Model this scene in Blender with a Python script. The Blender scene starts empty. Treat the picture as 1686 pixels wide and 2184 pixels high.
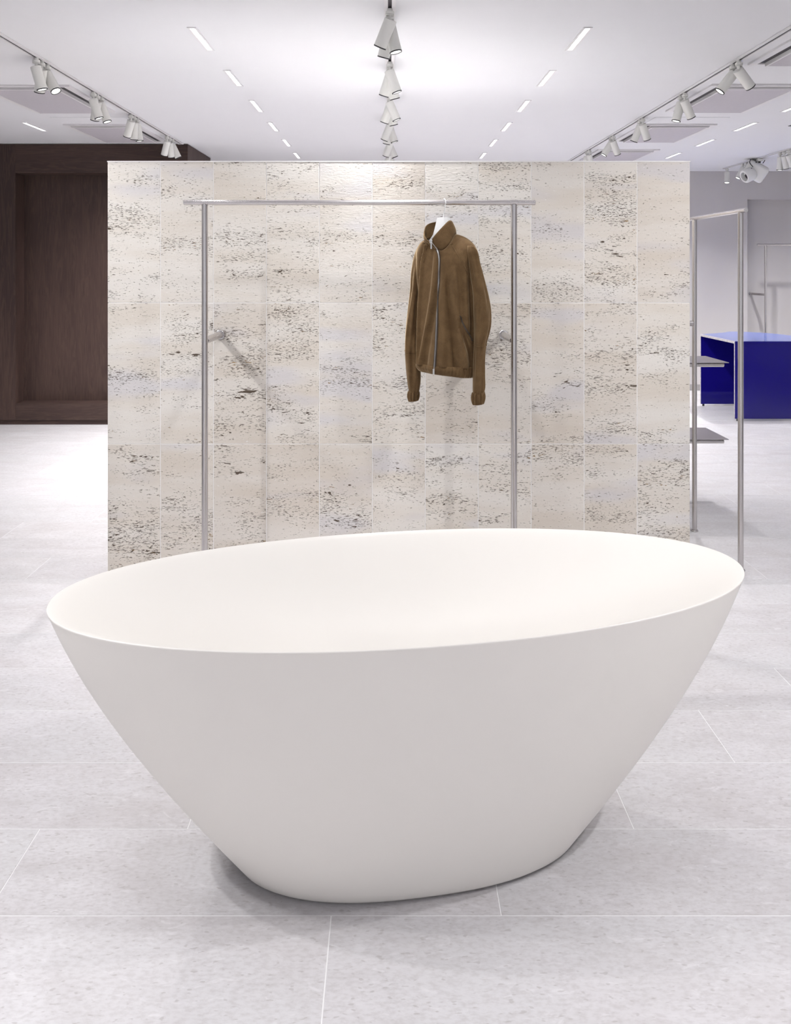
import bpy, bmesh, math, random
from mathutils import Vector, Matrix, Euler
random.seed(7)
scene = bpy.context.scene
C = scene.collection

# ------------------------------------------------------------------ camera
# picture measurements: 1686x2184 px, vanishing point (831,573), focal length 1700 px
FP, VX, VY, CAMZ = 1700.0, 831.0, 573.0, 1.5
cam_d = bpy.data.cameras.new('camera')
cam_d.sensor_fit = 'VERTICAL'
cam_d.sensor_height = 36.0
cam_d.lens = 36.0 * FP / 2184.0
cam_d.shift_x = (843 - VX) / 2184.0
cam_d.shift_y = -(1092 - VY) / 2184.0
cam_d.clip_start = 0.05
cam_o = bpy.data.objects.new('camera', cam_d)
cam_o.location = (0, 0, CAMZ)
cam_o.rotation_euler = (math.pi / 2, 0, 0)
C.objects.link(cam_o)
scene.camera = cam_o

# ------------------------------------------------------------------ world, exposure
w = bpy.data.worlds.new('world')
scene.world = w
w.use_nodes = True
w.node_tree.nodes['Background'].inputs[0].default_value = (0.93, 0.94, 1.0, 1)
w.node_tree.nodes['Background'].inputs[1].default_value = 0.6
vs = scene.view_settings
vs.view_transform = 'Standard'
vs.look = 'None'
vs.exposure = 0.08
vs.gamma = 1.0
vs.use_curve_mapping = False
scene.cycles.adaptive_threshold = 0.1
scene.cycles.max_bounces = 4
scene.cycles.diffuse_bounces = 3
scene.cycles.glossy_bounces = 2
scene.cycles.transmission_bounces = 1
scene.cycles.caustics_reflective = False
scene.cycles.caustics_refractive = False

SPOT_W = 67.0          # watts of one track spotlight
SPOT_W2 = 81.0         # the unseen spotlights over and behind the viewer, partly added as fill
SPOT_COL = (0.99, 0.985, 1.0)
STRIP_E = 4.0         # brightness of the strip diffusers
STRIP_W = 0.55        # watts of one recessed strip
STRIP_COL = (0.95, 0.965, 1.0)

# unseen fill light added to brighten the room, 4 m behind the viewer
day = bpy.data.lights.new('added front fill', 'AREA')
day.shape = 'RECTANGLE'; day.size = 10.6; day.size_y = 2.3
day.energy = 16.0
day.color = (0.93, 0.96, 1.0)
front_fill_o = bpy.data.objects.new('added_front_fill', day)
front_fill_o.location = (0.05, -3.98, 1.33)
front_fill_o.rotation_euler = (math.pi / 2, 0, 0)
C.objects.link(front_fill_o)

# ------------------------------------------------------------------ helpers
def P(px, py, D):
    return Vector(((px - VX) / FP * D, D, CAMZ - (py - VY) / FP * D))

def mesh_obj(name, verts, faces, mat=None, parent=None, smooth=False, loc=None):
    me = bpy.data.meshes.new(name)
    me.from_pydata([tuple(v) for v in verts], [], faces)
    me.update()
    return link(name, me, mat, parent, smooth, loc)

def link(name, me, mat=None, parent=None, smooth=False, loc=None):
    if mat is not None and not me.materials:
        me.materials.append(mat)
    if smooth:
        me.polygons.foreach_set('use_smooth', [True] * len(me.polygons))
    o = bpy.data.objects.new(name, me)
    C.objects.link(o)
    if parent is not None:
        o.parent = parent
    if loc is not None:
        o.location = loc
    return o

def from_bm(name, bm, mat=None, parent=None, smooth=False, loc=None):
    bmesh.ops.recalc_face_normals(bm, faces=bm.faces)
    me = bpy.data.meshes.new(name)
    bm.to_mesh(me)
    bm.free()
    return link(name, me, mat, parent, smooth, loc)

def empty(name, loc=(0, 0, 0)):
    o = bpy.data.objects.new(name, None)
    o.location = loc
    o.empty_display_size = 0.05
    C.objects.link(o)
    return o

def tag(o, label, cat=None, group=None, kind=None):
    if label: o['label'] = label
    if cat: o['category'] = cat
    if group: o['group'] = group
    if kind: o['kind'] = kind
    return o

def bm_box(bm, x0, x1, y0, y1, z0, z1):
    vs_ = [bm.verts.new((x, y, z)) for x in (x0, x1) for y in (y0, y1) for z in (z0, z1)]
    for f in ((0, 1, 3, 2), (4, 6, 7, 5), (0, 4, 5, 1), (2, 3, 7, 6), (0, 2, 6, 4), (1, 5, 7, 3)):
        bm.faces.new([vs_[i] for i in f])
    return vs_

def box(name, x0, x1, y0, y1, z0, z1, mat=None, parent=None, bevel=0.0, loc=None):
    bm = bmesh.new()
    bm_box(bm, x0, x1, y0, y1, z0, z1)
    if bevel > 0:
        bmesh.ops.recalc_face_normals(bm, faces=bm.faces)
        bmesh.ops.bevel(bm, geom=bm.edges[:], offset=bevel, segments=2, affect='EDGES', profile=0.5)
    return from_bm(name, bm, mat, parent, False, loc)

def lathe_data(profile, n=28, axis='Z'):
    """profile = [(r, h)]; r<=0 at an end closes it."""
    V, F, rings = [], [], []
    for r, h in profile:
        if r <= 1e-6:
            rings.append([len(V)]); V.append((0, 0, h))
        else:
            rings.append(list(range(len(V), len(V) + n)))
            for i in range(n):
                a = 2 * math.pi * i / n
                V.append((r * math.cos(a), r * math.sin(a), h))
    for A, B in zip(rings[:-1], rings[1:]):
        for i in range(n):
            j = (i + 1) % n
            if len(A) == 1 and len(B) == 1: continue
            if len(A) == 1: F.append((A[0], B[j], B[i]))
            elif len(B) == 1: F.append((A[i], A[j], B[0]))
            else: F.append((A[i], A[j], B[j], B[i]))
    if axis == 'X': V = [(h, x, y) for x, y, h in V]
    if axis == 'Y': V = [(y, h, x) for x, y, h in V]
    return V, F

def auto_smooth(me, ang=40):
    bm = bmesh.new(); bm.from_mesh(me)
    bmesh.ops.recalc_face_normals(bm, faces=bm.faces)
    for f in bm.faces: f.smooth = True
    for e in bm.edges:
        if len(e.link_faces) == 2 and e.calc_face_angle(0) > math.radians(ang):
            e.smooth = False
    bm.to_mesh(me); bm.free()

def lathe(name, profile, mat, parent=None, loc=None, n=28, axis='Z'):
    V, F = lathe_data(profile, n, axis)
    o = mesh_obj(name, V, F, mat, parent, False, loc)
    auto_smooth(o.data)
    return o

def rod(name, p0, p1, r, mat, parent=None, n=24):
    """capped cylinder between two points, object at p0 (parent-local)."""
    p0, p1 = Vector(p0), Vector(p1)
    L = (p1 - p0).length
    e = min(r * 0.12, 0.0015)
    o = lathe(name, [(0, 0), (r - e, 0), (r, e), (r, L - e), (r - e, L), (0, L)], mat, parent, p0, n)
    o.rotation_mode = 'QUATERNION'
    o.rotation_quaternion = Vector((0, 0, 1)).rotation_difference((p1 - p0).normalized())
    return o

def tube(name, pts, r, mat, parent=None, n=10, radii=None):
    pts = [Vector(p) for p in pts]
    V, F = [], []
    prev = None
    for i, p in enumerate(pts):
        t = (pts[min(i + 1, len(pts) - 1)] - pts[max(i - 1, 0)]).normalized()
        if prev is None:
            u = t.orthogonal().normalized()
        else:
            u = (prev - t * prev.dot(t)).normalized()
        prev = u
        v = t.cross(u)
        rr = radii[i] if radii else r
        for k in range(n):
            a = 2 * math.pi * k / n
            V.append(p + (u * math.cos(a) + v * math.sin(a)) * rr)
    m = len(pts)
    for i in range(m - 1):
        for k in range(n):
            j = (k + 1) % n
            F.append((i * n + k, i * n + j, (i + 1) * n + j, (i + 1) * n + k))
    F.append(tuple(range(n - 1, -1, -1)))
    F.append(tuple((m - 1) * n + k for k in range(n)))
    return mesh_obj(name, V, F, mat, parent, True)

def smooth_path(pts, k=8):
    pts = [Vector(p) for p in pts]
    out = []
    for i in range(len(pts) - 1):
        p0 = pts[max(i - 1, 0)]; p1 = pts[i]; p2 = pts[i + 1]; p3 = pts[min(i + 2, len(pts) - 1)]
        for s in range(k):
            t = s / k
            out.append(0.5 * ((2 * p1) + (-p0 + p2) * t + (2 * p0 - 5 * p1 + 4 * p2 - p3) * t * t + (-p0 + 3 * p1 - 3 * p2 + p3) * t ** 3))
    out.append(pts[-1])
    return out

def interp(tab, x):
    """tab = [(x, v...)] sorted; smooth (Catmull-Rom) interpolation of all columns."""
    n = len(tab)
    if x <= tab[0][0]: return list(tab[0][1:])
    if x >= tab[-1][0]: return list(tab[-1][1:])
    for i in range(n - 1):
        if tab[i][0] <= x <= tab[i + 1][0]:
            h = tab[i + 1][0] - tab[i][0]
            t = (x - tab[i][0]) / h
            out = []
            for c in range(1, len(tab[0])):
                a, b = tab[i][c], tab[i + 1][c]
                ma = (b - tab[i - 1][c]) / (tab[i + 1][0] - tab[i - 1][0]) * h if i > 0 else (b - a)
                mb = (tab[i + 2][c] - a) / (tab[i + 2][0] - tab[i][0]) * h if i < n - 2 else (b - a)
                t2, t3 = t * t, t * t * t
                out.append((2 * t3 - 3 * t2 + 1) * a + (t3 - 2 * t2 + t) * ma + (-2 * t3 + 3 * t2) * b + (t3 - t2) * mb)
            return out

# ------------------------------------------------------------------ materials
class N:
    def __init__(self, name):
        self.m = bpy.data.materials.new(name)
        self.m.use_nodes = True
        self.t = self.m.node_tree
        self.b = self.t.nodes['Principled BSDF']
    def node(self, typ, **kw):
        n = self.t.nodes.new(typ)
        for k, v in kw.items():
            setattr(n, k, v)
        return n
    def set(self, node, key, v):
        if hasattr(v, 'is_linked') or isinstance(v, bpy.types.NodeSocket):
            self.t.links.new(v, node.inputs[key])
        else:
            node.inputs[key].default_value = v
    def math(self, op, a, b=0.0, clamp=False):
        n = self.node('ShaderNodeMath', operation=op, use_clamp=clamp)
        self.set(n, 0, a); self.set(n, 1, b)
        return n.outputs[0]
    def vmath(self, op, a, b):
        n = self.node('ShaderNodeVectorMath', operation=op)
        self.set(n, 0, a); self.set(n, 1, b)
        return n.outputs[0]
    def noise(self, vec, scale=1.0, detail=2.0, rough=0.5, dist=0.0):
        n = self.node('ShaderNodeTexNoise')
        self.set(n, 'Vector', vec); self.set(n, 'Scale', scale); self.set(n, 'Detail', detail)
        self.set(n, 'Roughness', rough); self.set(n, 'Distortion', dist)
        return n.outputs['Fac']
    def voro(self, vec, scale=1.0, feature='F1'):
        n = self.node('ShaderNodeTexVoronoi', feature=feature)
        self.set(n, 'Vector', vec); self.set(n, 'Scale', scale)
        return n
    def ss(self, v, lo, hi, a=0.0, b=1.0):
        n = self.node('ShaderNodeMapRange', interpolation_type='SMOOTHSTEP')
        self.set(n, 'Value', v); self.set(n, 'From Min', lo); self.set(n, 'From Max', hi)
        self.set(n, 'To Min', a); self.set(n, 'To Max', b)
        return n.outputs[0]
    def mix(self, f, a, b, mode='MIX'):
        n = self.node('ShaderNodeMix', data_type='RGBA', blend_type=mode)
        self.set(n, 0, f)
        for k, v in ((6, a), (7, b)):
            if isinstance(v, (tuple, list)): v = tuple(v) + ((1,) if len(v) == 3 else ())
            self.set(n, k, v)
        return n.outputs[2]
    def coord(self, out='Object'):
        return self.node('ShaderNodeTexCoord').outputs[out]
    def rand(self):
        return self.node('ShaderNodeObjectInfo').outputs['Random']
    def bump(self, h, strength=0.2, dist=0.002, normal=None):
        n = self.node('ShaderNodeBump')
        self.set(n, 'Height', h); self.set(n, 'Strength', strength); self.set(n, 'Distance', dist)
        if normal is not None: self.set(n, 'Normal', normal)
        self.t.links.new(n.outputs[0], self.b.inputs['Normal'])
        return n.outputs[0]
    def out(self, color=None, rough=None, metal=None, spec=None, **kw):
        if color is not None:
            if isinstance(color, (tuple, list)): color = tuple(color) + ((1,) if len(color) == 3 else ())
            self.set(self.b, 'Base Color', color)
        if rough is not None: self.set(self.b, 'Roughness', rough)
        if metal is not None: self.set(self.b, 'Metallic', metal)
        if spec is not None: self.set(self.b, 'Specular IOR Level', spec)
        for k, v in kw.items():
            self.set(self.b, k, v)
        return self.m

def plain(name, col, rough=0.5, metal=0.0, spec=0.5, var=0.04, scale=6.0):
    n = N(name)
    f = n.noise(n.coord(), scale, 4.0)
    d = tuple(max(0, c * (1 - var)) for c in col); l = tuple(min(1, c * (1 + var)) for c in col)
    return n.out(n.mix(f, d, l), rough, metal, spec)

def emis(name, col, strength):
    n = N(name)
    n.out((0.8, 0.8, 0.8), 0.5)
    n.set(n.b, 'Emission Color', tuple(col) + (1,)); n.set(n.b, 'Emission Strength', strength)
    return n.m

def mat_travertine():
    n = N('travertine')
    co = n.coord()
    r = n.rand()
    off = n.node('ShaderNodeCombineXYZ')
    n.set(off, 0, n.math('MULTIPLY', r, 91.0)); n.set(off, 1, n.math('MULTIPLY', r, 47.0)); n.set(off, 2, n.math('MULTIPLY', r, 133.0))
    p = n.vmath('ADD', co, off.outputs[0])
    wob = n.noise(n.vmath('MULTIPLY', p, (5.0, 5.0, 5.0)), 1.0, 2.0)
    wv = n.node('ShaderNodeCombineXYZ'); n.set(wv, 2, n.math('MULTIPLY', wob, 0.035))
    p = n.vmath('ADD', p, wv.outputs[0])
    band = n.noise(n.vmath('MULTIPLY', p, (1.6, 1.6, 9.0)), 1.0, 3.0, 0.6)
    clus = n.noise(n.vmath('MULTIPLY', p, (7.0, 7.0, 17.0)), 1.0, 2.0, 0.6)
    bandm = n.ss(n.math('ADD', n.math('MULTIPLY', band, 0.62), n.math('MULTIPLY', clus, 0.38)), 0.44, 0.62)
    fine = n.noise(n.vmath('MULTIPLY', p, (72.0, 72.0, 290.0)), 1.0, 1.5, 0.5, 0.3)
    mid = n.noise(n.vmath('MULTIPLY', p, (40.0, 40.0, 165.0)), 1.0, 2.0, 0.55, 0.4)
    big = n.noise(n.vmath('MULTIPLY', p, (17.0, 17.0, 62.0)), 1.0, 2.5, 0.6, 0.5)
    bigm = n.ss(n.noise(n.vmath('MULTIPLY', p, (2.6, 2.6, 6.5)), 1.0, 1.0), 0.5, 0.7)
    finep = n.ss(n.math('ADD', fine, n.math('MULTIPLY', bandm, 0.13)), 0.682, 0.74)
    midp = n.ss(n.math('ADD', mid, n.math('MULTIPLY', bandm, 0.11)), 0.735, 0.77)
    bigp = n.ss(n.math('ADD', big, n.math('MULTIPLY', n.math('MULTIPLY', bigm, bandm), 0.17)), 0.74, 0.77)
    pit = n.math('MAXIMUM', n.math('MAXIMUM', n.math('MULTIPLY', finep, 0.7), midp), bigp)
    # stone colour: drifting layers of cream, grey and rose
    lay = n.noise(n.vmath('MULTIPLY', p, (0.9, 0.9, 7.0)), 1.0, 4.0, 0.55)
    lay2 = n.noise(n.vmath('MULTIPLY', p, (1.1, 1.1, 4.0)), 1.3, 2.0)
    grain = n.noise(n.vmath('MULTIPLY', p, (260.0, 260.0, 340.0)), 1.0, 2.0)
    col = n.mix(n.ss(lay, 0.32, 0.68), (0.72, 0.662, 0.583), (0.80, 0.768, 0.715))
    col = n.mix(n.ss(lay2, 0.55, 0.70, 0.0, 0.75), col, (0.685, 0.67, 0.69))
    tone = n.mix(n.ss(n.math('FRACT', n.math('MULTIPLY', r, 7.31)), 0.0, 1.0), (0.90, 0.88, 0.865), (1.0, 1.0, 1.0))
    col = n.mix(1.0, col, tone, 'MULTIPLY')
    col = n.mix(n.ss(grain, 0.3, 0.7, 0.0, 0.10), col, (0.5, 0.46, 0.42))
    # pale filler flecks
    fl = n.noise(n.vmath('MULTIPLY', p, (40.0, 40.0, 95.0)), 1.7, 1.5, 0.5, 1.0)
    col = n.mix(n.ss(fl, 0.70, 0.75, 0.0, 0.6), col, (0.86, 0.84, 0.81))
    och = n.ss(n.noise(n.vmath('MULTIPLY', p, (9.0, 9.0, 20.0)), 1.0, 2.0), 0.56, 0.68)
    pc = n.mix(n.math('MULTIPLY', och, n.ss(mid, 0.5, 0.68)), (0.11, 0.082, 0.06), (0.33, 0.21, 0.09))
    col = n.mix(pit, col, pc)
    h = n.math('SUBTRACT', n.math('MULTIPLY', n.noise(n.vmath('MULTIPLY', p, (60.0, 60.0, 150.0)), 1.0, 3.0), 0.25), pit)
    n.bump(h, 0.7, 0.005)
    return n.out(col, 0.62, 0.0, 0.3)

def mat_floor():
    n = N('floor stone')
    r = n.rand()
    off = n.node('ShaderNodeCombineXYZ')
    n.set(off, 0, n.math('MULTIPLY', r, 71.0)); n.set(off, 1, n.math('MULTIPLY', r, 39.0)); n.set(off, 2, n.math('MULTIPLY', r, 9.0))
    p = n.vmath('ADD', n.coord(), off.outputs[0])
    a = n.noise(n.vmath('MULTIPLY', p, (3.0, 7.0, 3.0)), 1.0, 5.0, 0.6, 0.6)
    b = n.noise(n.vmath('MULTIPLY', p, (1.3, 3.0, 1.0)), 1.0, 3.0, 0.5, 0.3)
    c = n.noise(n.vmath('MULTIPLY', p, (60.0, 130.0, 60.0)), 1.0, 3.0, 0.6)
    fl = n.noise(n.vmath('MULTIPLY', p, (52.0, 120.0, 52.0)), 1.0, 1.0, 0.4)
    wl = n.noise(n.vmath('MULTIPLY', p, (16.0, 48.0, 16.0)), 1.0, 3.0, 0.6, 1.2)
    col = n.mix(n.ss(a, 0.3, 0.7), (0.605, 0.580, 0.585), (0.70, 0.682, 0.696))
    col = n.mix(n.ss(b, 0.42, 0.68, 0.0, 0.6), col, (0.655, 0.65, 0.66))
    col = n.mix(n.ss(c, 0.35, 0.75, 0.0, 0.42), col, (0.46, 0.43, 0.425))
    col = n.mix(n.ss(wl, 0.57, 0.72, 0.0, 0.45), col, (0.80, 0.785, 0.80))
    col = n.mix(n.ss(fl, 0.65, 0.74, 0.0, 0.40), col, (0.38, 0.35, 0.34))
    tone = n.mix(r, (0.955, 0.95, 0.955), (1.0, 1.0, 1.0))
    col = n.mix(1.0, col, tone, 'MULTIPLY')
    n.bump(n.noise(n.vmath('MULTIPLY', p, (70.0, 120.0, 70.0)), 1.0, 3.0), 0.08, 0.001)
    return n.out(col, n.ss(a, 0.3, 0.7, 0.42, 0.34), 0.0, 0.42)

def mat_wood(vertical):
    n = N('dark stained oak ' + ('upright grain' if vertical else 'lying grain'))
    r = n.rand()
    off = n.node('ShaderNodeCombineXYZ')
    n.set(off, 0, n.math('MULTIPLY', r, 13.0)); n.set(off, 1, n.math('MULTIPLY', r, 5.0)); n.set(off, 2, n.math('MULTIPLY', r, 21.0))
    p = n.vmath('ADD', n.coord(), off.outputs[0])
    s1 = (14.0, 14.0, 1.1) if vertical else (1.1, 14.0, 14.0)
    s2 = (150.0, 150.0, 5.0) if vertical else (5.0, 150.0, 150.0)
    s3 = (3.0, 3.0, 0.5) if vertical else (0.5, 3.0, 3.0)
    a = n.noise(n.vmath('MULTIPLY', p, s1), 1.0, 3.0, 0.6, 1.2)
    rings = n.math('SINE', n.math('MULTIPLY', a, 38.0))
    b = n.noise(n.vmath('MULTIPLY', p, s2), 1.0, 2.0)
    c = n.noise(n.vmath('MULTIPLY', p, s3), 1.0, 2.0)
    col = n.mix(n.ss(c, 0.3, 0.7), (0.042, 0.024, 0.021), (0.068, 0.040, 0.033))
    col = n.mix(n.ss(rings, -0.2, 1.0, 0.0, 0.45), col, (0.085, 0.052, 0.040))
    col = n.mix(n.ss(b, 0.5, 0.72, 0.0, 0.55), col, (0.030, 0.017, 0.015))
    n.bump(b, 0.15, 0.001)
    return n.out(col, 0.52, 0.0, 0.35)

def mat_steel():
    n = N('brushed steel')
    p = n.coord()
    a = n.noise(n.vmath('MULTIPLY', p, (160.0, 160.0, 2.0)), 1.0, 2.0)
    col = n.mix(n.ss(a, 0.3, 0.7), (0.56, 0.535, 0.53), (0.64, 0.615, 0.61))
    return n.out(col, n.ss(a, 0.3, 0.7, 0.22, 0.28), 1.0)

def mat_suede():
    n = N('brown suede')
    p = n.coord()
    a = n.noise(p, 22.0, 5.0, 0.65, 0.4)
    b = n.noise(n.vmath('MULTIPLY', p, (420.0, 420.0, 420.0)), 1.0, 2.0)
    col = n.mix(n.ss(a, 0.35, 0.68), (0.102, 0.060, 0.028), (0.138, 0.084, 0.040))
    col = n.mix(n.ss(b, 0.4, 0.75, 0.0, 0.2), col, (0.19, 0.13, 0.07))
    n.bump(n.math('ADD', n.math('MULTIPLY', b, 0.4), a), 0.25, 0.003)
    n.set(n.b, 'Sheen Weight', 0.5); n.set(n.b, 'Sheen Roughness', 0.35)
    n.set(n.b, 'Sheen Tint', (0.9, 0.7, 0.45, 1))
    return n.out(col, 0.9, 0.0, 0.1)

M = {}
M['trav'] = mat_travertine()
M['floor'] = mat_floor()
M['grout'] = plain('pale grout', (0.88, 0.87, 0.87), 0.8)
M['wgrout'] = plain('white wall grout', (0.90, 0.88, 0.86), 0.8)
M['ceil'] = plain('ceiling paint', (0.845, 0.842, 0.868), 0.9, var=0.01)
M['wall'] = plain('warm grey wall paint', (0.62, 0.59, 0.585), 0.85, var=0.015)
M['wallwhite'] = plain('white wall paint', (0.86, 0.85, 0.85), 0.85, var=0.015)
M['base'] = plain('grey skirting', (0.36, 0.34, 0.34), 0.6)
M['white'] = plain('white enamel', (0.84, 0.835, 0.80), 0.42, var=0.02)
M['rail'] = plain('white track aluminium', (0.84, 0.82, 0.835), 0.45, var=0.02)
M['dark'] = plain('black plastic', (0.02, 0.02, 0.022), 0.5)
M['slot'] = plain('dark grey slot', (0.035, 0.03, 0.035), 0.5)
M['steel'] = mat_steel()
M['sheet'] = plain('steel sheet', (0.52, 0.49, 0.50), 0.24, metal=1.0, var=0.03, scale=3.0)
M['woodv'] = mat_wood(True)
M['woodh'] = mat_wood(False)
M['tub'] = plain('white solid surface', (0.90, 0.868, 0.815), 0.38, spec=0.35, var=0.012, scale=2.5)
M['suede'] = mat_suede()
M['lining'] = plain('dark brown lining', (0.06, 0.04, 0.032), 0.7)
M['zip'] = plain('zip metal', (0.55, 0.54, 0.52), 0.3, metal=1.0)
M['tape'] = plain('dark zip tape', (0.05, 0.036, 0.026), 0.8)
M['hanger'] = plain('white hanger plastic', (0.84, 0.84, 0.83), 0.4, var=0.01)
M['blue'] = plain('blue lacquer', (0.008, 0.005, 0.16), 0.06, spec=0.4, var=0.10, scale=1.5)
M['bluetop'] = plain('blue top with painted reflection', (0.055, 0.11, 0.42), 0.10, spec=1.0, var=0.12, scale=2.0)  # lighter base blue holds the white wall's reflection
M['edge'] = plain('pale raw edge', (0.50, 0.47, 0.48), 0.4, var=0.6, scale=45.0)
M['grille'] = plain('grey perforated grille', (0.58, 0.55, 0.59), 0.7, var=0.05, scale=40.0)
M['strip'] = emis('light strip diffuser', STRIP_COL, STRIP_E)
M['lens'] = emis('spotlight lens', (1.0, 0.98, 0.95), 4.0)
M['lens'].cycles.emission_sampling = 'NONE'
M['strip'].cycles.emission_sampling = 'NONE'

# ------------------------------------------------------------------ setting: room shell
CEIL = 2.70
RX0, RX1, RY0, RY1 = -5.6, 5.7, -4.0, 9.82
floor = box('floor', RX0, RX1, RY0, RY1 + 0.4, -0.12, -0.0006, M['grout'])
tag(floor, 'pale stone floor of long staggered tiles', kind='structure')
ROW, TLEN, JOINT = 0.2865, 1.195, 0.0029
tile_me = {}
def floor_tile_mesh(L, Wd):
    key = (round(L, 3), round(Wd, 3))
    if key not in tile_me:
        bm = bmesh.new()
        bm_box(bm, 0, L, 0, Wd, -0.0025, 0.0)
        me = bpy.data.meshes.new('floor_tile')
        bmesh.ops.recalc_face_normals(bm, faces=bm.faces)
        bm.to_mesh(me); bm.free()
        me.materials.append(M['floor'])
        tile_me[key] = me
    return tile_me[key]
rest_bm = bmesh.new()
k0 = -int((1.848 - RY0) / ROW)
for k in range(k0, 40):
    y0 = 1.848 + (k - 1) * ROW
    y1 = min(y0 + ROW, RY1 + 0.3)
    y0 = max(y0, RY0)
    if y1 - y0 < 0.02: continue
    j0 = -0.136 + 0.3945 * k
    x = j0 - TLEN * math.ceil((j0 - RX0) / TLEN)
    while x < RX1:
        a, b = max(x, RX0), min(x + TLEN, RX1)
        if b - a > 0.02:
            seen = y1 > 1.1 and a < 0.52 * y1 + 0.6 and b > -0.52 * y1 - 0.6
            if seen:
                o = link('tile', floor_tile_mesh(b - a - JOINT, y1 - y0 - JOINT), None, floor)
                o.location = (a + JOINT / 2, y0 + JOINT / 2, 0)
            else:
                bm_box(rest_bm, a + JOINT / 2, b - JOINT / 2, y0 + JOINT / 2, y1 - JOINT / 2, -0.0025, 0.0)
        x += TLEN
ro = from_bm('tile_field', rest_bm, M['floor'], floor)
ro['kind'] = 'stuff'

ceiling = box('ceiling', RX0 - 0.2, RX1 + 0.2, RY0 - 0.2, RY1 + 0.4, CEIL, CEIL + 0.12, M['ceil'])
tag(ceiling, 'smooth white ceiling with light strips and tracks', kind='structure')
# back wall with a shallow niche on the right
NX = (1593 - VX) * 0.005776
NZ = CAMZ + (VY - 425) * 0.005776
bm = bmesh.new()
bm_box(bm, RX0, NX, RY1, RY1 + 0.16, 0, CEIL)
bm_box(bm, NX, RX1, RY1, RY1 + 0.16, NZ, CEIL)
bm_box(bm, RX0, RX1, RY1 + 0.16, RY1 + 0.3, 0, CEIL)
wb = from_bm('wall_back', bm, M['wall'])
tag(wb, 'warm grey back wall with a shallow recess', kind='structure')
bb = box('baseboard_back', RX0, NX, RY1 - 0.012, RY1, 0, 0.075, M['base'])
tag(bb, 'grey skirting along the back wall', kind='structure')
for nm, x0, x1, lab in (('wall_left', RX0 - 0.15, RX0, 'white left wall'), ('wall_right', RX1, RX1 + 0.15, 'white right wall')):
    tag(box(nm, x0, x1, RY0, RY1 + 0.3, 0, CEIL, M['wallwhite']), lab, kind='structure')
bm = bmesh.new()
bm_box(bm, RX0 - 0.15, RX1 + 0.15, RY0 - 0.15, RY0, 0, 0.12)
bm_box(bm, RX0 - 0.15, RX1 + 0.15, RY0 - 0.15, RY0, 2.52, CEIL)
for i in range(6):
    x = RX0 + (RX1 - RX0) * i / 5
    bm_box(bm, x - 0.06, x + 0.06, RY0 - 0.149, RY0 - 0.001, 0.12, 2.52)
tag(from_bm('wall_front', bm, M['wallwhite']), 'added white window frame behind the viewer, unseen', kind='structure')  # unseen front opened by an added window, for a brighter room

# freestanding travertine block: core of pale grout, tiles proud of it
BX0 = (229 - VX) * 0.002222; BX1 = (1471 - VX) * 0.002222
BY0 = 0.002222 * FP; BY1 = BY0 + 1.52
BZ = CAMZ + (VY - 345) * 0.002222
core = box('wall_center', BX0 + 0.004, BX1 - 0.004, BY0 + 0.0012, BY1, 0, BZ - 0.001, M['wgrout'])
tag(core, 'freestanding travertine clad block behind the white tub', kind='structure')
NC = 11
TWD = (BX1 - BX0) / NC; THT = 301 * 0.002222
def slab_mesh(wd, ht):
    bm = bmesh.new()
    bm_box(bm, -wd / 2, wd / 2, -0.016, 0.0, -ht / 2, ht / 2)
    bmesh.ops.recalc_face_normals(bm, faces=bm.faces)
    es = [e for e in bm.edges if all(v.co.y < -0.01 for v in e.verts)]
    bmesh.ops.bevel(bm, geom=es, offset=0.0009, segments=1, affect='EDGES')
    me = bpy.data.meshes.new('tile'); bm.to_mesh(me); bm.free()
    me.materials.append(M['trav'])
    return me
GJ = 0.0032
rows = []
zt = BZ
while zt > 0.002:
    zb = max(zt - THT, 0.0)
    rows.append((zb, zt)); zt = zb
def clad(n, origin, right, rotz):
    for (zb, zt) in rows:
        me = slab_mesh(TW - GJ, zt - zb - GJ)
        for i in range(n):
            o = link('tile', me, None, core)
            c = origin + right * (TW * (i + 0.5))
            o.location = (c.x, c.y, (zb + zt) / 2)
            o.rotation_euler = (0, 0, rotz)
TW = TWD
clad(NC, Vector((BX0, BY0 + 0.016, 0)), Vector((1, 0, 0)), 0)
TW = (BY1 - BY0) / 6
clad(6, Vector((BX1 - 0.016, BY0 + 0.002, 0)), Vector((0, 1, 0)), math.pi / 2)
clad(6, Vector((BX0 + 0.016, BY1 + 0.002, 0)), Vector((0, -1, 0)), -math.pi / 2)
# pale mitred edges of the cladding (corner beads) and capping
tag(box('trim_1', BX0 - 0.0015, BX1 + 0.0015, BY0 - 0.001, BY1, BZ - 0.001, BZ + 0.004, M['wgrout']), 'pale capping on the travertine block', kind='structure')

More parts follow.
